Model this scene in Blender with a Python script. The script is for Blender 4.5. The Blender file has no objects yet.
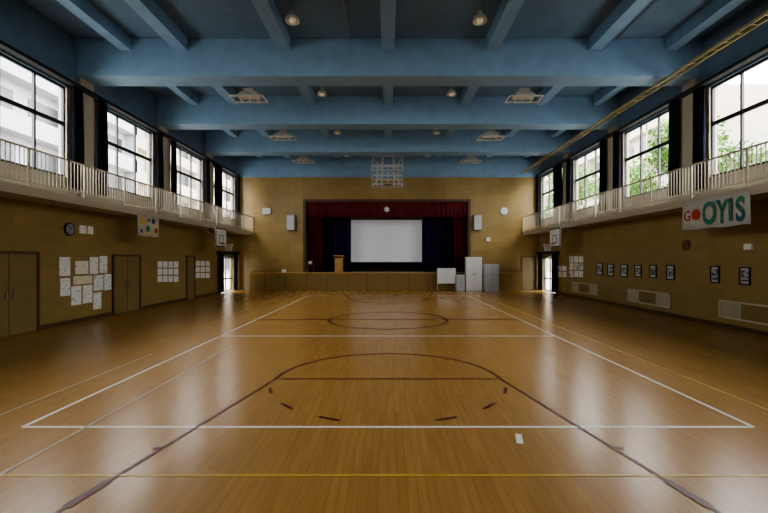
import bpy, bmesh, math, random
from mathutils import Vector, Matrix
random.seed(7)
S=bpy.context.scene
COL=S.collection
F=420.0; CX=388.0; CY=259.0; H=2.0
HW=9.85; YF=27.3; YN=-3.0; ZC=8.95; XB=8.78

# ------------------------------------------------------------ materials
def newmat(name):
    m=bpy.data.materials.new(name); m.use_nodes=True
    nt=m.node_tree; b=nt.nodes['Principled BSDF']
    return m,nt,b
def noisy(name,col,rough=0.6,var=0.12,scale=3.0,metal=0.0,bump=0.0,emit=0.0,stretch=None):
    m,nt,b=newmat(name)
    g=nt.nodes.new('ShaderNodeNewGeometry')
    mp=nt.nodes.new('ShaderNodeMapping')
    if stretch: mp.inputs['Scale'].default_value=stretch
    nt.links.new(g.outputs['Position'],mp.inputs['Vector'])
    n=nt.nodes.new('ShaderNodeTexNoise'); n.inputs['Scale'].default_value=scale; n.inputs['Detail'].default_value=5
    nt.links.new(mp.outputs[0],n.inputs['Vector'])
    r=nt.nodes.new('ShaderNodeValToRGB')
    r.color_ramp.elements[0].position=.3; r.color_ramp.elements[1].position=.7
    r.color_ramp.elements[0].color=[c*(1-var) for c in col]+[1]
    r.color_ramp.elements[1].color=[min(1,c*(1+var)) for c in col]+[1]
    nt.links.new(n.outputs['Fac'],r.inputs['Fac'])
    nt.links.new(r.outputs['Color'],b.inputs['Base Color'])
    b.inputs['Roughness'].default_value=rough; b.inputs['Metallic'].default_value=metal
    if bump:
        bp=nt.nodes.new('ShaderNodeBump'); bp.inputs['Strength'].default_value=bump
        nt.links.new(n.outputs['Fac'],bp.inputs['Height']); nt.links.new(bp.outputs[0],b.inputs['Normal'])
    if emit:
        b.inputs['Emission Color'].default_value=list(col)+[1]; b.inputs['Emission Strength'].default_value=emit
    return m
def panels(name,axes,c1,c2,mortar,bw,rh,ms,rough=.5,offset=0.0,grain=(1,1,1),gs=4,gvar=.25,spec=.5,shift=(0,0)):
    """brick-texture cladding laid out on world position; axes='YZ','XZ','YX'"""
    m,nt,b=newmat(name)
    g=nt.nodes.new('ShaderNodeNewGeometry'); s=nt.nodes.new('ShaderNodeSeparateXYZ'); c=nt.nodes.new('ShaderNodeCombineXYZ')
    nt.links.new(g.outputs['Position'],s.inputs[0])
    for i,a in enumerate(axes):
        ad=nt.nodes.new('ShaderNodeMath'); ad.operation='ADD'; ad.inputs[1].default_value=shift[i]+50*bw if i==0 else shift[i]+50*rh
        nt.links.new(s.outputs[a],ad.inputs[0]); nt.links.new(ad.outputs[0],c.inputs[i])
    br=nt.nodes.new('ShaderNodeTexBrick'); br.offset=offset; br.squash=1.0
    br.inputs['Scale'].default_value=1; br.inputs['Brick Width'].default_value=bw; br.inputs['Row Height'].default_value=rh
    br.inputs['Mortar Size'].default_value=ms; br.inputs['Mortar Smooth'].default_value=.1; br.inputs['Bias'].default_value=0
    br.inputs['Color1'].default_value=list(c1)+[1]; br.inputs['Color2'].default_value=list(c2)+[1]; br.inputs['Mortar'].default_value=list(mortar)+[1]
    nt.links.new(c.outputs[0],br.inputs['Vector'])
    mp=nt.nodes.new('ShaderNodeMapping'); mp.inputs['Scale'].default_value=grain
    nt.links.new(g.outputs['Position'],mp.inputs['Vector'])
    n=nt.nodes.new('ShaderNodeTexNoise'); n.inputs['Scale'].default_value=gs; n.inputs['Detail'].default_value=6
    nt.links.new(mp.outputs[0],n.inputs['Vector'])
    mr=nt.nodes.new('ShaderNodeMapRange'); mr.inputs['From Min'].default_value=.3; mr.inputs['From Max'].default_value=.7
    mr.inputs['To Min'].default_value=1-gvar; mr.inputs['To Max'].default_value=1+gvar
    nt.links.new(n.outputs['Fac'],mr.inputs['Value'])
    mx=nt.nodes.new('ShaderNodeMix'); mx.data_type='RGBA'; mx.blend_type='MULTIPLY'; mx.inputs['Factor'].default_value=1
    nt.links.new(br.outputs['Color'],mx.inputs['A']); nt.links.new(mr.outputs[0],mx.inputs['B'])
    nt.links.new(mx.outputs['Result'],b.inputs['Base Color'])
    b.inputs['Roughness'].default_value=rough; b.inputs['Specular IOR Level'].default_value=spec
    return m
def paper(name,base,ink,scale=30,thr=.52):
    m,nt,b=newmat(name)
    g=nt.nodes.new('ShaderNodeNewGeometry'); n=nt.nodes.new('ShaderNodeTexNoise'); n.inputs['Scale'].default_value=scale
    mp=nt.nodes.new('ShaderNodeMapping'); mp.inputs['Scale'].default_value=(.35,.35,1)
    nt.links.new(g.outputs['Position'],mp.inputs[0]); nt.links.new(mp.outputs[0],n.inputs['Vector'])
    r=nt.nodes.new('ShaderNodeValToRGB'); r.color_ramp.elements[0].position=thr; r.color_ramp.elements[1].position=thr+.06
    r.color_ramp.elements[0].color=list(base)+[1]; r.color_ramp.elements[1].color=list(ink)+[1]
    nt.links.new(n.outputs['Fac'],r.inputs['Fac']); nt.links.new(r.outputs[0],b.inputs['Base Color']); b.inputs['Roughness'].default_value=.8
    return m

M={}
M['floor']=panels('gym_floor_maple','YX',(.445,.242,.068),(.395,.207,.055),(.22,.11,.03),1.1,.085,.0015,rough=.25,offset=.37,grain=(9,.7,1),gs=2,gvar=.12,spec=.42)
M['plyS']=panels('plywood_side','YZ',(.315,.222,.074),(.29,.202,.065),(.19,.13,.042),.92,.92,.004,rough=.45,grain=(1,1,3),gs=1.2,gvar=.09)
M['plyF']=panels('plywood_far','XZ',(.36,.245,.080),(.325,.218,.068),(.22,.145,.048),.92,.62,.006,rough=.45,grain=(1,1,2),gs=1.2,gvar=.09)
M['stagefront']=panels('stage_front_panels','XZ',(.27,.175,.057),(.245,.158,.05),(.12,.07,.025),1.3,1.2,.02,rough=.4,grain=(1,1,3),gs=2,gvar=.1)
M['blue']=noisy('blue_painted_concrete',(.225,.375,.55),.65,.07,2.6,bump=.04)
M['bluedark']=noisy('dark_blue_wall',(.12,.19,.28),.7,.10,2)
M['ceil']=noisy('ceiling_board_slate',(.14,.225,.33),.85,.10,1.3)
M['beige']=noisy('beige_plaster',(.46,.42,.33),.7,.06,3)
M['rail']=noisy('beige_rail_paint',(.48,.42,.31),.45,.05,5)
M['frame']=noisy('dark_aluminium',(.03,.032,.035),.4,.1,5,metal=.3)
M['navy']=noisy('navy_curtain',(.012,.015,.032),.9,.3,4)
M['navy2']=noisy('stage_navy_curtain',(.022,.028,.11),.85,.25,4)
M['red']=noisy('maroon_velvet',(.19,.018,.022),.85,.25,4)
M['red2']=noisy('maroon_valance',(.22,.024,.032),.8,.25,4)
M['black']=noisy('black_matte',(.014,.014,.016),.8,.2,4)
M['darkwood']=noisy('dark_brown_wood',(.10,.055,.024),.45,.2,3,stretch=(1,1,5))
M['door']=noisy('olive_brown_door',(.25,.175,.062),.42,.10,2)
M['doorframe']=noisy('door_frame_brown',(.11,.068,.028),.45,.12,2)
M['stagefloor']=panels('stage_floor','XY',(.30,.17,.06),(.25,.14,.045),(.08,.05,.02),1.5,.1,.003,rough=.35,offset=.4)
M['white']=noisy('white_enamel',(.8,.81,.80),.4,.04,3)
M['grey']=noisy('light_grey_steel',(.55,.57,.58),.4,.06,3)
M['midgrey']=noisy('mid_grey_metal',(.28,.29,.30),.5,.08,3)
M['podium']=noisy('honey_wood',(.55,.33,.11),.4,.15,3,stretch=(1,1,5))
M['screen']=noisy('projection_cloth_glow',(.80,.82,.86),.8,.01,2,emit=.16)  # faint emission added so the cloth looks lit inside the dark stage
M['lw']=noisy('white_court_paint',(.88,.84,.72),.3,.08,4)
M['ly']=noisy('yellow_court_paint',(.62,.41,.06),.3,.15,4)
M['lr']=noisy('maroon_court_paint',(.11,.018,.011),.35,.15,4)
M['lb']=noisy('pale_grey_court_paint',(.52,.42,.28),.3,.15,4)
M['orange']=noisy('orange_steel',(.65,.14,.03),.4,.1,4)
M['tray']=noisy('dull_tan_cable_tray',(.38,.31,.13),.6,.12,5)
M['lampw']=noisy('lamp_housing_cream',(.66,.64,.55),.45,.06,5)
M['lens']=noisy('lamp_lens',(.80,.78,.70),.3,.05,5)
M['bulb']=noisy('warm_bulb_glass',(1.0,.88,.70),.3,.05,5,emit=.12)
M['grille']=noisy('cream_grille',(.58,.52,.38),.5,.06,5)
M['p_white']=paper('paper_white',(.92,.92,.88),(.55,.55,.55),26,.58)
M['p_orange']=paper('paper_orange_art',(.88,.84,.74),(.78,.28,.10),9,.60)
M['p_yellow']=paper('paper_yellow',(.85,.80,.58),(.55,.5,.35),20,.58)
M['p_blue']=paper('paper_blue_art',(.78,.78,.76),(.16,.25,.55),10,.55)
M['p_green']=paper('paper_green_art',(.76,.78,.70),(.25,.45,.25),10,.55)
M['photo']=paper('photo_print',(.42,.44,.46),(.10,.11,.13),14,.48)
M['banner']=noisy('banner_cloth',(.93,.90,.80),.8,.04,3)
M['t_red']=noisy('banner_red',(.50,.05,.02),.7,.2,6)
M['t_blue']=noisy('banner_blue',(.03,.10,.30),.7,.2,6)
M['t_green']=noisy('banner_green',(.03,.24,.17),.7,.2,6)
M['t_patch']=paper('banner_patchy_green_blue',(.05,.24,.13),(.03,.11,.17),14,.50)
M['t_yellow']=noisy('banner_yellow',(.70,.50,.08),.7,.2,6)
M['rust']=noisy('reddish_brown',(.20,.06,.03),.6,.2,6)
M['facade']=noisy('pale_tile_facade',(.30,.30,.30),.8,.08,.6)
M['facadeb']=noisy('cream_facade',(.32,.28,.22),.8,.08,.6)
M['extglass']=noisy('facade_window_glass',(.03,.036,.042),.35,.3,.7)
M['ground']=noisy('schoolyard_concrete',(.45,.44,.40),.9,.15,.5)
M['leaf']=noisy('tree_leaves',(.08,.17,.025),.7,.5,2)
M['bark']=noisy('tree_bark',(.04,.03,.02),.9,.3,5)

# ------------------------------------------------------------ object helpers
def tag(o,label=None,category=None,kind=None,group=None):
    if label: o['label']=label
    if category: o['category']=category
    if kind: o['kind']=kind
    if group: o['group']=group
    return o
def wloc(o):
    v=Vector(o.location)
    while o.parent: o=o.parent; v+=Vector(o.location)
    return v
def finish(name,bm,mats,parent=None,smooth=False,**kw):
    xs=[v.co for v in bm.verts]
    c=Vector(((min(v.x for v in xs)+max(v.x for v in xs))/2,(min(v.y for v in xs)+max(v.y for v in xs))/2,min(v.z for v in xs)))
    bmesh.ops.translate(bm,verts=bm.verts,vec=-c)
    me=bpy.data.meshes.new(name); bm.to_mesh(me); bm.free()
    for m in mats: me.materials.append(M[m] if isinstance(m,str) else m)
    if smooth:
        for p in me.polygons: p.use_smooth=True
    o=bpy.data.objects.new(name,me); COL.objects.link(o)
    if parent is not None:
        o.parent=parent; o.location=c-wloc(parent)
    else: o.location=c
    tag(o,**kw); return o
def empty(name,loc,**kw):
    o=bpy.data.objects.new(name,None); o.empty_display_size=.2; o.location=loc; COL.objects.link(o); tag(o,**kw); return o
def bx(bm,x0,x1,y0,y1,z0,z1,mi=0,bev=0):
    if x1<x0:x0,x1=x1,x0
    if y1<y0:y0,y1=y1,y0
    if z1<z0:z0,z1=z1,z0
    vs=[bm.verts.new(p) for p in ((x0,y0,z0),(x1,y0,z0),(x1,y1,z0),(x0,y1,z0),(x0,y0,z1),(x1,y0,z1),(x1,y1,z1),(x0,y1,z1))]
    fs=[bm.faces.new([vs[i] for i in f]) for f in ((3,2,1,0),(4,5,6,7),(0,1,5,4),(1,2,6,5),(2,3,7,6),(3,0,4,7))]
    for f in fs: f.material_index=mi
    if bev:
        es=list({e for f in fs for e in f.edges})
        r=bmesh.ops.bevel(bm,geom=es,offset=bev,segments=2,affect='EDGES',profile=.5)
        for f in r['faces']: f.material_index=mi
def rod(bm,a,b,r,seg=8,mi=0,r2=None):
    a=Vector(a);b=Vector(b);d=b-a
    r2=r if r2 is None else r2
    q=d.to_track_quat('Z','Y').to_matrix().to_4x4()
    q.translation=(a+b)/2
    res=bmesh.ops.create_cone(bm,cap_ends=True,segments=seg,radius1=r,radius2=r2,depth=d.length,matrix=q)
    for v in res['verts']:
        for f in v.link_faces: f.material_index=mi
def torus(bm,c,R,r,axis='Z',seg=24,ms=6,mi=0):
    c=Vector(c);rings=[]
    for i in range(seg):
        t=2*math.pi*i/seg;ring=[]
        for j in range(ms):
            p=2*math.pi*j/ms
            u=(R+r*math.cos(p))*math.cos(t);v=(R+r*math.cos(p))*math.sin(t);w=r*math.sin(p)
            co={'Z':(u,v,w),'X':(w,u,v),'Y':(u,w,v)}[axis]
            ring.append(bm.verts.new(c+Vector(co)))
        rings.append(ring)
    for i in range(seg):
        for j in range(ms):
            f=bm.faces.new([rings[i][j],rings[(i+1)%seg][j],rings[(i+1)%seg][(j+1)%ms],rings[i][(j+1)%ms]]); f.material_index=mi
def box(name,x0,x1,y0,y1,z0,z1,mat,parent=None,bev=0,**kw):
    bm=bmesh.new(); bx(bm,x0,x1,y0,y1,z0,z1,0,bev); return finish(name,bm,[mat],parent,**kw)
def curtain(name,along,a0,a1,z0,z1,pos,mat,amp=.06,wl=.16,parent=None,**kw):
    bm=bmesh.new(); n=max(16,int((a1-a0)/wl*8)); rows=[]
    zs=[z0,z0+(z1-z0)*.5,z1]
    for z in zs:
        row=[]
        for i in range(n+1):
            a=a0+(a1-a0)*i/n; d=amp*math.sin(2*math.pi*(a-a0)/wl)+amp*.4*math.sin(5.1*(a-a0)/wl+z)
            if z==z1: d*=.6
            row.append(bm.verts.new((pos+d,a,z) if along=='Y' else (a,pos+d,z)))
        rows.append(row)
    for r in range(2):
        for i in range(n): bm.faces.new([rows[r][i],rows[r][i+1],rows[r+1][i+1],rows[r+1][i]])
    bmesh.ops.solidify(bm,geom=bm.faces[:],thickness=.01)
    return finish(name,bm,[mat],parent,smooth=True,**kw)

# ------------------------------------------------------------ shell
P=[-0.5,4.2,8.9,13.6,18.3,23.0,27.7]
wins=[(p+.72,p+3.98) for p in P[:-1]]
WS,WT=4.5,7.28
def sidewall(name,sx,openings):
    bm=bmesh.new(); t=.25
    ys=sorted({YN,YF+.3}|{a for o in openings for a in o[:2]}); zs=sorted({0,3.75,WT,7.5,ZC}|{a for o in openings for a in o[2:]})
    for i in range(len(ys)-1):
        for j in range(len(zs)-1):
            yc=(ys[i]+ys[i+1])/2; zc=(zs[j]+zs[j+1])/2
            if any(o[0]<yc<o[1] and o[2]<zc<o[3] for o in openings): continue
            mi=0 if zc<3.75 else (2 if zc<7.3 else 1)
            bx(bm,sx*HW,sx*(HW+t),ys[i],ys[i+1],zs[j],zs[j+1],mi)
    return finish(name,bm,['plyS','bluedark','beige'],kind='structure')
ops=[(a,b,WS,WT) for a,b in wins]
wl=sidewall('wall_left',-1,ops+[(24.75,26.75,0,2.12)])
wr=sidewall('wall_right',1,ops+[(24.75,26.75,0,2.12)])
# far wall with proscenium opening
OX0,OX1,OZ1=-5.35,5.2,5.72
SZ=1.14; SF=26.7
bm=bmesh.new()
for (x0,x1,z0,z1,mi) in [(-HW,OX0,0,7.3,0),(OX1,HW,0,7.3,0),(OX0,OX1,OZ1,7.3,0),(-HW,HW,7.3,ZC,1),(OX0,OX1,0,SZ-.07,0)]:
    bx(bm,x0,x1,YF,YF+.3,z0,z1,mi)
finish('wall_back',bm,['plyF','blue'],kind='structure')
box('wall_front',-HW,HW,YN-.25,YN,0,ZC,'plyF',kind='structure')
floor=box('floor',-HW,HW,YN,YF,-.2,0,'floor',kind='structure')
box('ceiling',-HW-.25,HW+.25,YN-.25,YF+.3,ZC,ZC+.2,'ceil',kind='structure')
for s,sx in (('left',-1),('right',1)):
    bm=bmesh.new()
    bx(bm,sx*(HW-.02),sx*HW,YN,24.65,0,.12); bx(bm,sx*(HW-.02),sx*HW,26.85,YF,0,.12)
    finish('baseboard_'+s,bm,['darkwood'],kind='structure')
# girders
tn=1
for p in P[:-1]:
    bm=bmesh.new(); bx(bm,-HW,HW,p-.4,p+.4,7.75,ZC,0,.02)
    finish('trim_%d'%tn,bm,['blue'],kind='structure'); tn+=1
bm=bmesh.new(); bx(bm,-HW,HW,YF-.12,YF,7.32,ZC-.5,0,.01); finish('trim_%d'%tn,bm,['blue'],kind='structure'); tn+=1
# joists between girders
seg=[(P[i]+.4,P[i+1]-.4) for i in range(len(P)-2)]+[(P[5]+.4,YF-.0)]
for a,b in seg:
    for x in (-8.25,-6.5,-3.27,0,3.27,6.5,8.9):
        w=.2 if abs(x)<8 else .17
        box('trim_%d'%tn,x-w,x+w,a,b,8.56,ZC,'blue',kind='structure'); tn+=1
# pilasters between windows
for sx in (-1,1):
    for p in P[:-1]:
        box('trim_%d'%tn,sx*(HW-.12),sx*HW,p-.3,p+.3,3.75,7.75,'beige',kind='structure'); tn+=1
# balcony slabs + fascia
for sx in (-1,1):
    bm=bmesh.new()
    bx(bm,sx*XB,sx*HW,YN,YF,3.58,3.74,0); bx(bm,sx*(XB-.03),sx*XB,YN,YF,3.54,3.77,1)
    finish('trim_%d'%tn,bm,['beige','rail'],kind='structure'); tn+=1

# ------------------------------------------------------------ floor markings (parts of the floor)
def strip(bm,a,b,w,z):
    a=Vector((a[0],a[1],0));b=Vector((b[0],b[1],0));d=(b-a).normalized();n=Vector((-d.y,d.x,0))*w/2
    vs=[bm.verts.new(Vector((p.x,p.y,z))) for p in (a-n,b-n,b+n,a+n)]
    f=bm.faces.new(vs)
    if f.normal.z<0: f.normal_flip()
def arc(bm,c,R,t0,t1,w,z,n=48):
    pr=None
    for i in range(n+1):
        t=math.radians(t0+(t1-t0)*i/n)
        q=(bm.verts.new((c[0]+(R-w/2)*math.cos(t),c[1]+(R-w/2)*math.sin(t),z)),bm.verts.new((c[0]+(R+w/2)*math.cos(t),c[1]+(R+w/2)*math.sin(t),z)))
        if pr: bm.faces.new([pr[0],pr[1],q[1],q[0]])
        pr=q
bm=bmesh.new(); z=.002
Y0,Y1,XC=5.0,22.8,4.35
for a,b,ww in [((-XC,Y0),(XC,Y0),.055),((-XC,Y1),(XC,Y1),.09),((-XC,Y0),(-XC,Y1),.055),((XC,Y0),(XC,Y1),.055),((-XC,10.9),(XC,10.9),.075)]: strip(bm,a,b,ww,z)
strip(bm,(1.43,4.55),(1.49,4.80),.07,z)
finish('court_line',bm,['lw'],floor,label='white painted volleyball court lines')
bm=bmesh.new(); z=.003
strip(bm,(-HW,3.88),(HW,3.88),.04,z); strip(bm,(5.03,3.88),(5.03,19),.05,z)
strip(bm,(-XC,16.9),(XC,16.9),.09,z)
strip(bm,(-5.6,10.2),(-5.6,21),.045,z); strip(bm,(-5.6,21),(5.03,21),.05,z)
finish('court_line',bm,['ly'],floor,label='yellow painted court lines')
bm=bmesh.new(); z=.004
strip(bm,(-3.59,1.0),(-3.59,9.7),.04,z); strip(bm,(-4.97,1.0),(-4.97,8.84),.04,z)
finish('court_line',bm,['lb'],floor,label='faded pale court lines')
bm=bmesh.new(); z=.005
for yc,sg in ((7.0,-1),(20.9,1)):
    strip(bm,(-1.87,yc),(1.87,yc),.045 if sg<0 else .08,z)
    for sx in (-1,1):
        strip(bm,(sx*1.87,yc),(sx*3.03,yc+sg*5.8),.042,z)
        kx=lambda k: sx*(1.87+1.16*k/5.8)
        strip(bm,(kx(3.22),yc+sg*3.22),(kx(3.62),yc+sg*3.62),.085,z+.001)
        strip(bm,(kx(2.55),yc+sg*2.55),(kx(2.55)+sx*.1,yc+sg*2.57),.05,z+.001)
    if sg<0:
        arc(bm,(0,yc),1.87,0,180,.045,z)
        for t in (199,223,247,293,317,341): arc(bm,(0,yc),1.89,t-4.5,t+4.5,.05,z,4)
    else:
        arc(bm,(0,yc),1.87,180,360,.08,z)
arc(bm,(0,13.9),1.93,0,360,.085,z,72); strip(bm,(-XC,13.9),(XC,13.9),.09,z+.001)
finish('court_line',bm,['lr'],floor,label='maroon painted basketball court lines')

# ------------------------------------------------------------ windows, curtains, railings
wn=1
for sx in (-1,1):
    for (a,b) in wins:
        bm=bmesh.new(); x0=sx*(HW+.06); x1=sx*(HW+.13)
        bx(bm,x0,x1,a,b,WS,WS+.07); bx(bm,x0,x1,a,b,WT-.07,WT); bx(bm,x0,x1,a,a+.06,WS,WT); bx(bm,x0,x1,b-.06,b,WS,WT)
        bx(bm,x0,x1,a,b,6.07,6.19)
        for k in (1,2):
            y=a+(b-a)*k/3
            bx(bm,x0,x1,y-.032,y+.032,WS,WT)
        finish('window_%d'%wn,bm,['frame'],kind='structure'); wn+=1
    # curtain rail
    bm=bmesh.new(); bx(bm,sx*(HW-.10),sx*(HW-.30),YN,YF,7.31,7.41)
    finish('curtain_rail',bm,['black'],label='long black curtain rail above the balcony windows',category='curtain rail')
    for i,p in enumerate(P):
        for s in (-1,1):
            y0=p+s*.34; y1=p+s*(.80 if not(p==23.0 and s==1) else 1.4)
            a,b=min(y0,y1),max(y0,y1)
            if b<3 or a>YF: continue
            b=min(b,YF-.05)
            if b-a<.2: continue
            curtain('curtain',"Y",a,b,4.15,7.31,sx*(HW-.22),'navy',amp=.07,wl=.15,label='dark navy curtain gathered beside a high window',category='curtain',group='navy window curtains')
for s,sx in (('l',-1),('r',1)):
    e=empty('balcony_railing',(sx*XB,12,3.74),label='cream steel railing with close upright bars along the gallery',category='railing')
    x=sx*XB
    box('top_rail',x-.025,x+.025,YN,YF,4.69,4.73,'rail',e)
    box('bottom_rail',x-.015,x+.015,YN,YF,3.87,3.90,'rail',e)
    y=YN+.1; step=1.88
    while y<YF:
        box('post',x-.022,x+.022,y-.022,y+.022,3.74,4.69,'rail',e)
        bm=bmesh.new(); k=y+.1253
        while k<min(y+step-.05,YF-.03):
            bx(bm,x-.008,x+.008,k-.008,k+.008,3.90,4.69); k+=.1253
        if len(bm.verts): finish('baluster_panel',bm,['rail'],e)
        else: bm.free()
        y+=step

# ------------------------------------------------------------ doors on side walls
def door(n,sx,y0,y1,zt,leaves,mat='door'):
    X=sx*HW; e=empty('door_%d'%n,(X-sx*.03,(y0+y1)/2,0),kind='structure')
    bm=bmesh.new(); t=.07
    bx(bm,X,X-sx*.06,y0-t,y0,0,zt+t); bx(bm,X,X-sx*.06,y1,y1+t,0,zt+t); bx(bm,X,X-sx*.06,y0,y1,zt,zt+t)
    finish('door_frame',bm,['doorframe'],e)
    w=(y1-y0)/leaves
    for k in range(leaves):
        a=y0+k*w+.01;b=a+w-.02
        bm=bmesh.new(); bx(bm,X,X-sx*.035,a,b,.01,zt-.01,0,.004)
        lf=finish('door_leaf',bm,[mat],e)
        bm=bmesh.new(); hy=b-.10 if k==0 else a+.10
        rod(bm,(X-sx*.03,hy,.95),(X-sx*.09,hy,.95),.012); rod(bm,(X-sx*.03,hy,1.15),(X-sx*.09,hy,1.15),.012); rod(bm,(X-sx*.08,hy,.90),(X-sx*.08,hy,1.20),.013)
        finish('handle',bm,['midgrey'],lf,label='steel pull handle')
door(1,-1,10.0,11.75,2.14,2); door(2,-1,15.05,16.6,2.1,2); door(3,-1,20.55,21.3,2.1,1)
# end exits with glazed doors + curtains
dn=4
for sx in (-1,1):
    X=sx*(HW+.1); e=empty('door_%d'%dn,(X,25.75,0),kind='structure'); dn+=1
    bm=bmesh.new()
    for y in (24.77,25.72,26.68): bx(bm,X-.03,X+.03,y,y+.06,0,2.1)
    for zz in (0,.75,2.03): bx(bm,X-.03,X+.03,24.77,26.74,zz,zz+.08)
    finish('door_frame',bm,['frame'],e)
    for a,b in ((24.2,24.85),(26.55,27.1)):
        curtain('door_curtain','Y',a,b,.05,2.29,sx*(HW-.14),'navy',amp=.05,wl=.14,label='dark curtain drawn aside at a glazed exit door',category='curtain',group='exit door curtains')
    box('curtain_pelmet',sx*HW,sx*(HW-.25),24.1,27.2,2.3,2.45,'black',label='black curtain pelmet above a glazed exit door',category='pelmet',group='exit door pelmets')
# brown door in far wall
e=empty('door_%d'%dn,(9.1,YF-.03,0),kind='structure')
box('door_frame',8.62,9.62,YF-.05,YF,0,2.2,'doorframe',e); box('door_leaf',8.7,9.54,YF-.07,YF-.05,0.02,2.12,'door',e)
bm=bmesh.new(); rod(bm,(8.8,YF-.07,1.0),(8.8,YF-.13,1.0),.03); finish('handle',bm,['midgrey'],e)

# ------------------------------------------------------------ stage
e=empty('stage',(-.15,SF+.3,0),label='wood-panelled stage front with a varnished pale deck edge',category='stage')
box('stage_apron',-8.8,8.5,SF,YF-.005,0,SZ-.06,'stagefront',e)
box('stage_deck',-8.85,8.55,SF-.04,YF-.005,SZ-.06,SZ,'podium',e,bev=.008)
box('floor_stage',OX0,OX1,YF,33,SZ-.06,SZ,'stagefloor',kind='structure')
bm=bmesh.new()
bx(bm,OX0-.1,OX0,YF+.3,33,0,6.2); bx(bm,OX1,OX1+.1,YF+.3,33,0,6.2); bx(bm,OX0,OX1,33,33.1,0,6.2); bx(bm,OX0-.1,OX1+.1,YF+.3,33.1,6.2,6.3)
finish('wall_stage',bm,['black'],kind='structure')
bm=bmesh.new(); t=.16
bx(bm,OX0-t,OX0,YF-.06,YF+.1,SZ,OZ1+t); bx(bm,OX1,OX1+t,YF-.06,YF+.1,SZ,OZ1+t); bx(bm,OX0,OX1,YF-.06,YF+.1,OZ1,OZ1+t)
finish('trim_%d'%tn,bm,['darkwood'],kind='structure'); tn+=1
val=curtain('stage_valance','X',OX0,OX1,4.72,OZ1,YF+.08,'red2',amp=.04,wl=.28,label='maroon velvet valance with a pale flower crest across the stage opening',category='curtain')
bm=bmesh.new()
c=Vector((-.08,YF-.0,5.22)); pts=[]
for i in range(12):
    t=math.pi*i/6; r=.24 if i%2==0 else .115; pts.append((r*math.sin(t),r*math.cos(t)))
cf=bm.verts.new(c+Vector((0,-.06,0))); cb=bm.verts.new(c+Vector((0,.02,0)))
fr=[bm.verts.new(c+Vector((u,-.01,v))) for u,v in pts]
for i in range(12): bm.faces.new([cf,fr[i],fr[(i+1)%12]]); bm.faces.new([cb,fr[(i+1)%12],fr[i]])
torus(bm,c+Vector((0,-.03,0)),.085,.014,'Y',16,6)
finish('crest',bm,['white'],val,label='pale star-shaped crest')
for a,b in ((OX0,-4.3),(4.35,OX1)):
    curtain('stage_curtain','X',a,b,SZ+.01,4.9,YF+.42,'red',amp=.07,wl=.2,label='maroon stage curtain drawn to the side of the proscenium',category='curtain',group='maroon stage curtains')
for a,b in ((-4.75,-2.55),(2.5,4.8)):
    curtain('stage_curtain','X',a,b,SZ+.01,5.4,YF+1.6,'navy2',amp=.07,wl=.22,label='deep blue stage curtain beside the projection screen',category='curtain',group='blue stage curtains')
curtain('stage_curtain','X',-5.2,5.1,SZ+.01,5.9,32.0,'navy2',amp=.08,wl=.3,label='deep blue backdrop curtain behind the projection screen',category='curtain')
sc=empty('projection_screen',(-.1,29.95,SZ+.6),label='white roll-down projection screen hung above the stage',category='screen')
k=29.95/F
sx0,sx1=(351-CX)*k,(422-CX)*k; zt,zb=H+(CY-220)*k,H+(CY-262)*k
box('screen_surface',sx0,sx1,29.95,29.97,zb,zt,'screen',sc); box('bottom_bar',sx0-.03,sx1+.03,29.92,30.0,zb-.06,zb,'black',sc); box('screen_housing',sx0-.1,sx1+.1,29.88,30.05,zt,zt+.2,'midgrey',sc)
for xx in (sx0+.3,sx1-.3):
    bm=bmesh.new(); rod(bm,(xx,29.96,zt+.18),(xx,29.96,6.2),.015); finish('hanger',bm,['midgrey'],sc)
# lectern
def lectern(x,y,z):
    e=empty('lectern',(x,y,z),label='honey-coloured wooden lectern standing on the stage',category='lectern')
    bm=bmesh.new(); bx(bm,x-.30,x+.30,y-.2,y+.2,z,z+.07,0,.01); bx(bm,x-.26,x+.26,y-.17,y+.17,z+.07,z+.92,0,.01)
    finish('body',bm,['podium'],e)
    bm=bmesh.new(); bx(bm,x-.36,x+.36,y-.27,y+.25,z+.92,z+1.0,0,.01)
    for v in bm.verts:
        if v.co.y<y: v.co.z+=.12
    finish('reading_top',bm,['podium'],e)
    box('front_panel',x-.2,x+.2,y-.19,y-.17,z+.2,z+.8,'podium',e)
lectern((339-CX)*27.95/F,27.95,SZ)
# small table on stage
e=empty('side_table',(-5.0,27.1,SZ),label='small dark table standing at the stage edge',category='table')
bm=bmesh.new(); bx(bm,-5.2,-4.75,26.95,27.2,SZ+.5,SZ+.54)
finish('table_top',bm,['darkwood'],e)
for dx in (-5.18,-4.8):
    for dy in (26.97,27.16): box('leg',dx,dx+.03,dy,dy+.03,SZ,SZ+.5,'darkwood',e)
bm=bmesh.new(); bx(bm,-5.12,-4.9,27.0,27.18,SZ+.54,SZ+.72,0,.01); finish('storage_box',bm,['grey'],label='pale box on the small stage table',category='box')
bm=bmesh.new(); bx(bm,-6.78,-6.5,26.78,26.82,SZ,SZ+.2,0,.005); bx(bm,-6.72,-6.56,26.82,26.95,SZ,SZ+.02,0)
finish('notice_card',bm,['p_orange'],label='small folded paper notice on the stage edge',category='sign')

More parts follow.
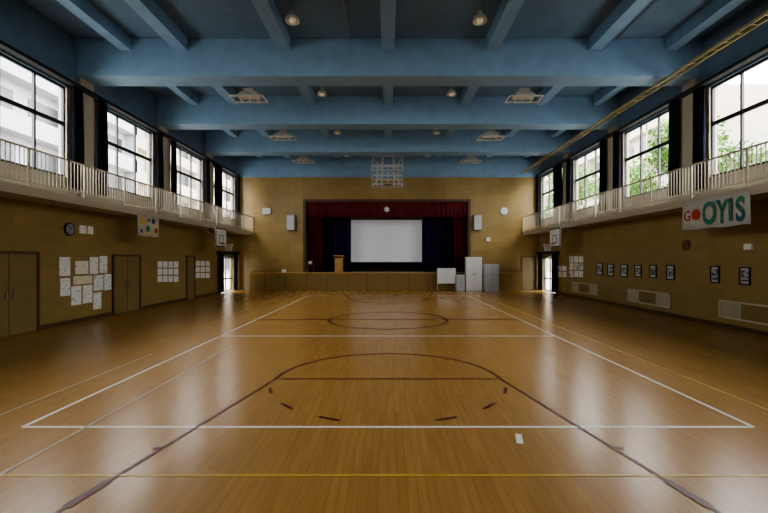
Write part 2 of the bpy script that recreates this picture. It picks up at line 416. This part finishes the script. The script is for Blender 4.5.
# whiteboard, cabinets at stage foot
def K(px,Y): return (px-CX)*Y/F
Yb=26.2; x0,x1=K(437,Yb),K(456,Yb)
e=empty('rolling_whiteboard',((x0+x1)/2,Yb,0),label='low white board on a steel stand against the stage',category='whiteboard')
box('board',x0+.04,x1-.04,Yb-.01,Yb+.01,.5,1.4,'white',e)
bm=bmesh.new(); bx(bm,x0,x0+.04,Yb-.02,Yb+.02,.05,1.44); bx(bm,x1-.04,x1,Yb-.02,Yb+.02,.05,1.44); bx(bm,x0,x1,Yb-.02,Yb+.02,1.4,1.44); bx(bm,x0,x1,Yb-.03,Yb+.02,.46,.5)
bx(bm,x0,x0+.04,Yb-.28,Yb+.28,.05,.09); bx(bm,x1-.04,x1,Yb-.28,Yb+.28,.05,.09)
finish('stand',bm,['grey'],e)
for xx in (x0+.02,x1-.02):
    for yy in (Yb-.25,Yb+.25):
        bm=bmesh.new(); rod(bm,(xx-.015,yy,.027),(xx+.015,yy,.027),.026,12); finish('caster',bm,['black'],e)
def cabinet(px0,px1,h,Y,mat,label,drawers):
    x0,x1=K(px0,Y),K(px1,Y); e=empty('cabinet',((x0+x1)/2,Y+.22,0),label=label,category='cabinet')
    bm=bmesh.new(); bx(bm,x0,x1,Y,Y+.42,.05,h,0,.008); bx(bm,x0+.03,x1-.03,Y+.02,Y+.4,0,.05); finish('body',bm,[mat],e)
    if drawers:
        n=drawers; dz=(h-.12)/n
        for i in range(n):
            zz=.09+i*dz
            d=box('drawer',x0+.03,x1-.03,Y-.02,Y,zz,zz+dz-.025,mat,e,bev=.004)
            box('handle',(x0+x1)/2-.09,(x0+x1)/2+.09,Y-.04,Y-.02,zz+dz*.5,zz+dz*.5+.02,'midgrey',d)
    else:
        m=(x0+x1)/2
        for a,b,hx in ((x0+.02,m-.006,m-.06),(m+.006,x1-.02,m+.04)):
            d=box('door',a,b,Y-.02,Y,.09,h-.03,mat,e,bev=.004)
            box('handle',hx,hx+.02,Y-.045,Y-.02,h*.5-.08,h*.5+.08,'midgrey',d)
cabinet(466,482,2.12,26.0,'white','tall white two-door steel cabinet standing at the stage foot',0)
cabinet(484,499,1.68,26.0,'grey','grey multi-drawer steel cabinet beside the tall white cabinet',6)
cabinet(456.5,465,1.02,26.05,'grey','low grey cabinet beside the tall white cabinet',3)

# wall speakers
for px in (291.5,477):
    x=K(px,YF)
    e=empty('wall_speaker',(x,YF-.15,3.8),label='grey column loudspeaker mounted on the wood wall beside the stage',category='speaker',group='stage wall speakers')
    bm=bmesh.new(); bx(bm,x-.26,x+.26,YF-.3,YF-.05,3.85,4.85,0,.02); bx(bm,x-.06,x+.06,YF-.05,YF,4.2,4.5); finish('cabinet_body',bm,['midgrey'],e)
    bm=bmesh.new(); bx(bm,x-.23,x+.23,YF-.305,YF-.3,3.9,4.8)
    for i in range(12): bx(bm,x-.22,x+.22,YF-.315,YF-.305,3.92+i*.075,3.96+i*.075)
    finish('speaker_grille',bm,['grey'],e)
def clock(c,axis,R,rim,face,label):
    # axis: unit vector pointing into the room
    c=Vector(c); a=Vector(axis); e=empty('wall_clock',c-Vector((0,0,R)),label=label,category='clock')
    bm=bmesh.new(); rod(bm,c,c+a*.05,R,32); finish('clock_case',bm,[rim],e)
    bm=bmesh.new(); rod(bm,c+a*.05,c+a*.055,R*.82,32); finish('clock_face',bm,[face],e)
    side=Vector((0,0,1)).cross(a)
    for nm,ang,l in (('hour_hand',60,.45),('minute_hand',-40,.7)):
        t=math.radians(ang); d=Vector((0,0,1))*math.cos(t)+side*math.sin(t)
        bm=bmesh.new(); rod(bm,c+a*.062,c+a*.062+d*R*l,.008,6); finish(nm,bm,['black'],e)
clock((K(504,YF),YF,2+(CY-211)*YF/F),(0,-1,0),.27,'midgrey','white','round white wall clock on the wood wall beside the stage')
clock((-HW,12.95,2.92),(1,0,0),.2,'black','midgrey','round black-rimmed wall clock on the plywood wall')
# reddish round bell under the gallery
e=empty('alarm_bell',(HW-.05,13.85,2.3),label='round reddish-brown alarm bell on the plywood wall',category='alarm bell')
bm=bmesh.new(); rod(bm,(HW,13.85,2.46),(HW-.04,13.85,2.46),.18,28); finish('base_plate',bm,['rust'],e)
bm=bmesh.new(); rod(bm,(HW-.04,13.85,2.46),(HW-.10,13.85,2.46),.14,28,r2=.07); finish('dome',bm,['rust'],e)
box('control_box',K(263,YF),K(271,YF),YF-.12,YF,4.9,5.3,'grey',bev=.01,label='small grey control box on the wood wall',category='control box')
box('control_box',K(486,YF),K(490,YF),YF-.08,YF,3.15,3.4,'white',bev=.01,label='small white switch box on the wood wall',category='control box')
for (y0,y1,z0,z1) in ((13.38,13.66,2.82,3.08),(13.74,13.98,2.82,3.08)):
    box('wall_notice',-HW,-HW+.04,y0,y1,z0,z1,'p_white',label='small white notice beside the wall clock',category='notice')
box('wall_box',HW-.08,HW,11.3,11.55,2.25,2.42,'white',bev=.01,label='small white electrical box on the plywood wall',category='electrical box')

# ------------------------------------------------------------ papers
def sheetL(x0,x1,y0,y1,mat,label,cat,grp):
    # pixel box -> plane on left wall
    Ya=HW*F/(CX-x0); Yb_=HW*F/(CX-x1); xm=(x0+x1)/2; k=HW/(CX-xm)
    return box('wall_poster',-HW,-HW+.012,Ya,Yb_,2+(CY-y1)*k,2+(CY-y0)*k,mat,label=label,category=cat,group=grp)
def sheetR(x0,x1,y0,y1,mat,label,cat,grp):
    Ya=HW*F/(x1-CX); Yb_=HW*F/(x0-CX); k=HW/((x0+x1)/2-CX)
    return box('wall_poster',HW-.012,HW,Ya,Yb_,2+(CY-y1)*k,2+(CY-y0)*k,mat,label=label,category=cat,group=grp)
for i,q in enumerate([(59,70,257,276),(60,70,278,296),(71,81,286,305),(75,88,261,274),(89.5,98,257,274),(99.5,107,256,273),(82.5,92,285,303),(73,92,276,284),(93.5,103,275,290.5),(93,101,292.5,309),(104,111,274,290)]):
    mt='p_orange' if i in (3,) else ('p_yellow' if i in (7,) else 'p_white')
    sheetL(*q,mt,{'p_white':'large white handwritten paper sheet pinned to the plywood wall','p_orange':'paper sheet with orange lettering pinned to the plywood wall','p_yellow':'wide pale yellow paper sheet pinned to the plywood wall'}[mt],'poster','handwritten sheets on the wall')
for r in range(3):
    for c in range(4):
        sheetL(157.5+c*5.4,162+c*5.4,261.5+r*7.2-(3-c)*.05,267.6+r*7.2,'p_white','small white sheet pinned in a grid on the plywood wall','poster','grid of small sheets')
for r in range(3):
    for c in range(3):
        sheetL(195.5+c*5,199.7+c*5,261+r*6,266+r*6,'p_white','small white sheet pinned in a grid on the plywood wall','poster','second grid of small sheets')
mm=['p_blue','p_white','p_orange','p_green']
for r in range(3):
    for c in range(3):
        sheetR(569.5+c*4.8,573.6+c*4.8,256.5+r*7.3+c*.2-.6,262.5+r*7.3,mm[(r*2+c)%4],'small colourful pupil artwork pinned to the plywood wall','poster','pupil artworks on the wall')
for r in range(2):
    for c in range(2):
        sheetR(557+c*5.2,561.3+c*5.2,266+r*6,271+r*6,mm[(r+c)%4],'small colourful pupil artwork pinned to the plywood wall','poster','pupil artworks on the wall')
for (x0,x1,y0,y1) in [(597,603,263,275),(608,614,264,276),(621,628,264.5,277),(635,642,265,277),(650,657,265,278),(667,675,265,280),(711,720,266,283),(740,751,267,285)]:
    Ya=HW*F/(x1-CX); Yb_=HW*F/(x0-CX); k=HW/((x0+x1)/2-CX); z0,z1=2+(CY-y1)*k,2+(CY-y0)*k
    e=empty('picture_frame',(HW-.02,(Ya+Yb_)/2,z0),label='black-framed photograph hung on the plywood wall',category='picture frame',group='framed photographs in a row')
    bm=bmesh.new(); w=.035
    bx(bm,HW-.035,HW,Ya,Ya+w,z0,z1); bx(bm,HW-.035,HW,Yb_-w,Yb_,z0,z1); bx(bm,HW-.035,HW,Ya,Yb_,z0,z0+w); bx(bm,HW-.035,HW,Ya,Yb_,z1-w,z1)
    finish('frame',bm,['black'],e)
    box('mount_board',HW-.015,HW,Ya+w,Yb_-w,z0+w,z1-w,'grey',e)
    m=.16*(Yb_-Ya); box('photo_print',HW-.02,HW-.015,Ya+w+m*.4,Yb_-w-m*.4,z0+w+m,z1-w-m,'photo',e)
# vent registers
for (a,b) in ((19.7,22.4),(14.6,17.2),(9.8,12.45)):
    e=empty('wall_vent',(HW-.03,(a+b)/2,.28),label='cream slatted heating register low on the plywood wall',category='vent',group='heating registers')
    bm=bmesh.new(); w=.05
    for (y0,y1,z0,z1) in ((a,b,.28,.33),(a,b,.75,.8),(a,a+w,.28,.8),(b-w,b,.28,.8),(a+.72,a+.77,.28,.8),(b-.77,b-.72,.28,.8)): bx(bm,HW-.05,HW,y0,y1,z0,z1)
    finish('frame',bm,['grille'],e)
    box('centre_panel',HW-.03,HW,a+.77,b-.77,.33,.75,'door',e,label='olive wood centre panel')
    for y0,y1 in ((a+w,a+.72),(b-.72,b-w)):
        bm=bmesh.new()
        for i in range(int((y1-y0)/.05)):
            bx(bm,HW-.04,HW-.01,y0+i*.05,y0+i*.05+.025,.33,.75)
        bx(bm,HW-.008,HW,y0,y1,.33,.75)
        finish('slats',bm,['grille'],e)

# ------------------------------------------------------------ banners
def textmesh(txt,size,off=.0,ext=.004):
    cu=bpy.data.curves.new('t','FONT'); cu.body=txt; cu.size=size; cu.extrude=ext; cu.offset=off; cu.align_x='CENTER'
    o=bpy.data.objects.new('t',cu); COL.objects.link(o); bpy.context.view_layer.update()
    me=bpy.data.meshes.new_from_object(o.evaluated_get(bpy.context.evaluated_depsgraph_get()))
    bpy.data.objects.remove(o); return me
bx0=XB-.05
def sheetmesh(x,ya,yb,z0,z1,name,mat,parent,**kw):
    bm=bmesh.new(); n=24; rows=[]
    for z in (z0,(z0+z1)/2,z1):
        rows.append([bm.verts.new((x+.012*math.sin(i*.9+z*3),ya+(yb-ya)*i/n,z+ (0 if z==z1 else .012*math.sin(i*.6)))) for i in range(n+1)])
    for r in range(2):
        for i in range(n): bm.faces.new([rows[r][i],rows[r][i+1],rows[r+1][i+1],rows[r+1][i]])
    bmesh.ops.solidify(bm,geom=bm.faces[:],thickness=.006)
    return finish(name,bm,[mat],parent,smooth=True,**kw)
bn=sheetmesh(bx0-.01,10.1,12.45,2.84,3.66,'banner','banner',None,label='white cloth banner reading GO OYIS hung from the gallery edge',category='banner')
def letter(ch,yc,zc,size,mat,off=.02,sxw=1.0,rot=0):
    me=textmesh(ch,size,off=size*off)
    me.materials.append(M[mat])
    me.transform(Matrix.Rotation(math.radians(rot),4,'Z'))
    # local x -> -Y, local y -> Z, local z -> -X
    mt=Matrix(((0,0,-1,0),(-sxw,0,0,0),(0,1,0,0),(0,0,0,1)))
    me.transform(mt)
    o=bpy.data.objects.new('letter',me); COL.objects.link(o); o.parent=bn; o.location=Vector((bx0-.035,yc,zc))-wloc(bn)
letter('G',12.2,3.10,.42,'t_red',.01,.9,3)
bm=bmesh.new(); rod(bm,(bx0-.045,11.86,3.25),(bx0-.03,11.86,3.25),.155,28); finish('letter',bm,['t_red'],bn,label='solid red ball standing for a letter O')
letter('O',11.38,2.97,.82,'t_patch',.03,.74); letter('Y',10.94,2.95,.84,'t_patch',.03,.70,-2); letter('I',10.66,2.99,.78,'t_patch',.035,.8,2); letter('S',10.37,2.96,.82,'t_patch',.03,.74)
b2=sheetmesh(-(XB-.05),14.65,16.0,2.82,3.62,'banner','banner',None,label='white cloth banner with colourful painted shapes hung from the gallery edge',category='banner')
for (yy,zz,r,mt) in ((14.9,3.35,.13,'t_yellow'),(15.25,3.1,.12,'t_green'),(15.6,3.4,.11,'t_blue'),(15.78,3.05,.1,'t_red'),(15.3,3.42,.06,'t_red'),(14.85,3.0,.07,'t_blue'),(15.5,2.98,.06,'t_yellow')):
    bm=bmesh.new(); rod(bm,(-(XB-.05)+.018,yy,zz),(-(XB-.05)+.028,yy,zz),r,9); finish('painted_shape',bm,[mt],b2)

# ------------------------------------------------------------ side backboards
for sx in (-1,1):
    x=sx*(XB-.35)
    e=empty('basketball_hoop',(x,21.2,2.5),label='white side backboard with orange hoop fixed under the gallery edge',category='basketball hoop',group='side basketball hoops')
    box('backboard',x-.02,x+.02,20.5,21.9,2.6,3.55,'white',e)
    bm=bmesh.new(); xi=x-sx*.024
    for (a,b,c,d) in ((20.5,21.9,2.6,2.66),(20.5,21.9,3.49,3.55),(20.5,20.56,2.6,3.55),(21.84,21.9,2.6,3.55),(20.95,21.45,2.8,2.84),(20.95,21.45,3.16,3.2),(20.95,20.99,2.8,3.2),(21.41,21.45,2.8,3.2)):
        bx(bm,xi-.003,xi+.003,a,b,c,d)
    finish('board_marking',bm,['frame'],e)
    bm=bmesh.new(); torus(bm,(x-sx*.38,21.2,2.78),.225,.012); bx(bm,x-sx*.02,x-sx*.16,21.14,21.26,2.74,2.79); finish('rim',bm,['orange'],e)
    bm=bmesh.new()
    for i in range(12):
        t=2*math.pi*i/12; t2=t+math.pi/6
        for s in (t2,t-math.pi/6):
            rod(bm,(x-sx*.38+.22*math.cos(t),21.2+.22*math.sin(t),2.77),(x-sx*.38+.13*math.cos(s),21.2+.13*math.sin(s),2.4),.005,4)
    finish('net',bm,['white'],e)
    for y in (20.8,21.6):
        bm=bmesh.new()
        rod(bm,(x+sx*.02,y,3.45),(sx*(XB+.02),y,3.6),.025); rod(bm,(x+sx*.02,y,2.8),(sx*(XB+.4),y,3.57),.025)
        rod(bm,(x+sx*.03,y,2.7),(x+sx*.03,y,3.5),.02)
        finish('bracket',bm,['midgrey'],e)

# ------------------------------------------------------------ ceiling hung backboard
y=24.3
e=empty('hanging_backboard',(0,y,6.1),label='folded basketball backboard on a steel frame hung from the ceiling',category='basketball hoop')
bm=bmesh.new()
for x in (-.9,.85): rod(bm,(x,y,6.15),(x,y+.1,8.0),.04); 
for x in (-.35,.35): rod(bm,(x,y+.05,6.2),(x,y+.1,8.95),.04)
for z in (6.35,6.6,6.85,7.15,7.45,7.95): rod(bm,(-.9,y+.05,z),(.85,y+.05,z),.035)
rod(bm,(-.9,y+.1,7.95),(-.35,y+.1,7.15),.03); rod(bm,(.85,y+.1,7.95),(.35,y+.1,7.15),.03)
rod(bm,(-.35,y+.1,8.9),(.35,y+.1,7.95),.025); rod(bm,(.35,y+.1,8.9),(-.35,y+.1,7.95),.025)
rod(bm,(-.3,y+.1,6.9),(-.3,y+2.2,8.95),.03); rod(bm,(.3,y+.1,6.9),(.3,y+2.2,8.95),.03)
rod(bm,(-.9,y+.05,6.2),(-.3,y+.05,6.9),.03); rod(bm,(.85,y+.05,6.2),(.3,y+.05,6.9),.03)
rod(bm,(-.9,y-.5,7.25),(.85,y-.5,7.25),.035); rod(bm,(-.6,y-.5,7.25),(-.6,y+.05,6.6),.03); rod(bm,(.6,y-.5,7.25),(.6,y+.05,6.6),.03); rod(bm,(-.6,y-.5,7.25),(-.6,y+.05,7.45),.03); rod(bm,(.6,y-.5,7.25),(.6,y+.05,7.45),.03)
for x in (-.65,0,.6): rod(bm,(x,y+.05,6.2),(x,y+.08,7.45),.025)
finish('support_frame',bm,['grey'],e)
bm=bmesh.new()
for (a,b,c,d) in ((-.92,.9,6.1,6.16),(-.92,.9,7.04,7.1),(-.92,-.86,6.1,7.1),(.84,.9,6.1,7.1),(-.3,.3,6.3,6.34),(-.3,.3,6.66,6.7),(-.3,-.26,6.3,6.7),(.26,.3,6.3,6.7)): bx(bm,a,b,y-.06,y-.03,c,d)
finish('board_frame',bm,['midgrey'],e)
bm=bmesh.new(); torus(bm,(0,y-.3,6.25),.225,.018); bx(bm,-.06,.06,y-.09,y-.04,6.2,6.3); finish('rim',bm,['rust'],e)

# ------------------------------------------------------------ ceiling lamps
def flatlamp(x,y,z):
    e=empty('ceiling_lamp',(x,y,z),label='cream rectangular high-bay lamp hung on rods below the ceiling',category='ceiling lamp',group='rectangular high-bay lamps')
    bm=bmesh.new(); bx(bm,x-.40,x+.40,y-.2,y+.2,z+.10,z+.26,0)
    for v in bm.verts:
        if v.co.z>z+.15: v.co.x=x+(v.co.x-x)*.7; v.co.y=y+(v.co.y-y)*.6
    bx(bm,x-.18,x+.18,y-.1,y+.1,z+.26,z+.40,0,.02)
    finish('lamp_housing',bm,['lampw'],e)
    box('lamp_lens',x-.37,x+.37,y-.17,y+.17,z+.08,z+.10,'lens',e)
    bm=bmesh.new()
    for v in (-.32,.32): bx(bm,x-.62,x+.62,y+v-.02,y+v+.02,z,z+.05)
    for u in (-.6,-.3,0,.3,.6): bx(bm,x+u-.02,x+u+.02,y-.32,y+.32,z,z+.04)
    for u in (-.6,.6): rod(bm,(x+u,y,z+.02),(x+u*.4,y,z+.34),.015,6)
    finish('wire_guard',bm,['lampw'],e)
    for u in (-.14,.14):
        bm=bmesh.new(); rod(bm,(x+u,y,z+.3),(x+u,y,ZC),.018,6); finish('hanger',bm,['midgrey'],e)
def domelamp(x,y,z):
    e=empty('pendant_lamp',(x,y,z),label='small round dome lamp with a warm bulb hung below the ceiling',category='ceiling lamp',group='small dome lamps')
    bm=bmesh.new(); seg=24; prof=[(.19,0),(.185,.05),(.15,.12),(.09,.17),(.06,.19),(.06,.27),(.001,.28)]; rings=[]
    for r,h in prof: rings.append([bm.verts.new((x+r*math.cos(2*math.pi*i/seg),y+r*math.sin(2*math.pi*i/seg),z+h)) for i in range(seg)])
    for a,b in zip(rings,rings[1:]):
        for i in range(seg): bm.faces.new([a[i],a[(i+1)%seg],b[(i+1)%seg],b[i]])
    finish('lamp_shade',bm,['lampw'],e,smooth=True)
    bm=bmesh.new(); bmesh.ops.create_uvsphere(bm,u_segments=16,v_segments=10,radius=.09,matrix=Matrix.Translation((x,y,z+.05))); finish('bulb',bm,['bulb'],e,smooth=True)
    bm=bmesh.new(); rod(bm,(x,y,z+.25),(x,y,ZC),.015,8); finish('stem',bm,['midgrey'],e)
for y in (6.4,11.2,16.2,21.2,25.9):
    for x in (-2.55,2.45): domelamp(x,y,8.33)
for y in (5.8,15.4,20.4,25.3):
    for x in (-5.1,4.98): flatlamp(x,y,7.84)
# cable tray
e=empty('cable_tray',(8.7,12,7.6),label='dull tan ladder cable tray running under the ceiling beams',category='cable tray')
bm=bmesh.new(); bx(bm,8.60,8.625,YN,YF,7.56,7.64); bx(bm,8.815,8.84,YN,YF,7.56,7.64)
yy=YN+.2
while yy<YF: bx(bm,8.61,8.83,yy,yy+.03,7.58,7.60); yy+=.4
finish('tray_body',bm,['tray'],e)
for p in P[:-1]:
    for xx in (8.612,8.828):
        bm=bmesh.new(); rod(bm,(xx,p,7.6),(xx,p,7.76),.01,6); finish('hanger',bm,['midgrey'],e)
for x in (7.2,-1.2):
    bm=bmesh.new(); rod(bm,(x,YN,8.92-.02),(x,13.2,8.90),.018); finish('conduit_pipe',bm,['midgrey'],label='thin electrical conduit fixed under the ceiling',category='pipe')

# ------------------------------------------------------------ outside
box('ground',-80,-HW-.25,-40,100,-.4,-.1,'ground',kind='structure')
box('ground',HW+.25,80,-40,100,-.4,-.1,'ground',kind='structure')
def building(sx,X,y0,y1,h,mat,label,fl=3.0,bay=3.2):
    e=empty('apartment_building',(sx*X,(y0+y1)/2,-.1),label=label,category='building')
    bm=bmesh.new(); bx(bm,sx*X,sx*(X+8),y0,y1,-.1,h); 
    z=fl
    while z<h:
        bx(bm,sx*(X-.9),sx*X,y0,y1,z-.1,z+.08); bx(bm,sx*(X-.9),sx*(X-.82),y0,y1,z+.08,z+.95)
        z+=fl
    y=y0
    while y<=y1: bx(bm,sx*(X-.9),sx*X,y-.08,y+.08,-.1,h); y+=bay*2
    finish('facade',bm,[mat],e)
    bm=bmesh.new(); z=0
    while z+2.6<h:
        y=y0+.5
        while y+bay-1<y1:
            bx(bm,sx*(X-.03),sx*(X+.02),y,y+bay-1,z+.5,z+2.4); y+=bay
        z+=fl
    finish('window_glass',bm,['extglass'],e)
building(-1,21,8,34,14.0,'facade','pale tiled apartment block with balconies outside the windows')
building(-1,23,36,75,16,'facadeb','cream apartment block with balconies outside the windows')
building(1,25,4,30,10.5,'facade','pale apartment block with balconies beyond the trees')
building(1,27,36,80,17,'facadeb','cream apartment block beyond the trees')
def tree(x,y,h,R,n,seed):
    rd=random.Random(seed); e=empty('tree',(x,y,-.1),label='leafy green tree standing outside the windows',category='tree',group='trees outside')
    bm=bmesh.new(); rod(bm,(x,y,-.1),(x,y,h*.7),.18,10,r2=.09)
    for i in range(6):
        a=i*1.05; rod(bm,(x,y,h*(.4+.05*i)),(x+R*.6*math.cos(a),y+R*.6*math.sin(a),h*(.6+.05*i)),.06,6,r2=.025)
    finish('trunk',bm,['bark'],e)
    bm=bmesh.new(); cl=[(x+rd.uniform(-1,1)*R*.6,y+rd.uniform(-1,1)*R*.6,h*.72+rd.uniform(-1,1)*h*.22,rd.uniform(.35,.6)*R) for _ in range(9)]
    for i in range(n):
        c=rd.choice(cl); d=Vector((rd.gauss(0,1),rd.gauss(0,1),rd.gauss(0,1))).normalized()*c[3]*rd.uniform(.5,1)
        p=Vector(c[:3])+d; u=Vector((rd.gauss(0,1),rd.gauss(0,1),rd.gauss(0,1))).normalized(); v=u.cross(Vector((rd.gauss(0,1),rd.gauss(0,1),rd.gauss(0,1)))).normalized(); s=rd.uniform(.08,.16)
        bm.faces.new([bm.verts.new(p+u*s),bm.verts.new(p+v*s*.6),bm.verts.new(p-u*s),bm.verts.new(p-v*s*.6)])
    finish('foliage',bm,['leaf'],e)['kind']='stuff'
tree(15,20,8.5,2.4,3800,1); tree(15.5,27,9,2.6,3800,2); tree(14.6,34,9.5,2.8,3800,3)

# ------------------------------------------------------------ light
w=bpy.data.worlds.new('World'); S.world=w; w.use_nodes=True; nt=w.node_tree; bg=nt.nodes['Background']
tc=nt.nodes.new('ShaderNodeTexCoord'); sp=nt.nodes.new('ShaderNodeSeparateXYZ'); rp=nt.nodes.new('ShaderNodeValToRGB')
nt.links.new(tc.outputs['Generated'],sp.inputs[0]); nt.links.new(sp.outputs['Z'],rp.inputs[0]); nt.links.new(rp.outputs[0],bg.inputs['Color'])
rp.color_ramp.elements[0].color=(.99,.98,.98,1); rp.color_ramp.elements[1].color=(.94,.96,1,1)
bg.inputs['Strength'].default_value=16.0
for sx in (-1,1):
    for a,b in wins[0:]:
        L=bpy.data.lights.new('portal','AREA'); L.shape='RECTANGLE'; L.size=WT-WS; L.size_y=b-a; L.cycles.is_portal=True
        o=bpy.data.objects.new('window_portal',L); COL.objects.link(o); o.location=(sx*(HW+.2),(a+b)/2,(WS+WT)/2); o.rotation_euler=(0,sx*math.pi/2,0)
try: S.view_settings.look='AgX - Medium High Contrast'
except Exception as ex: print(ex)
# ------------------------------------------------------------ camera
cam=bpy.data.cameras.new('cam'); co=bpy.data.objects.new('camera',cam); COL.objects.link(co)
co.location=(0,0,H); co.rotation_euler=(math.pi/2,0,0); cam.sensor_width=36; cam.lens=F/768*36
cam.shift_x=-(CX-384)/768; cam.shift_y=(CY-256.5)/768; cam.clip_end=300
S.camera=co
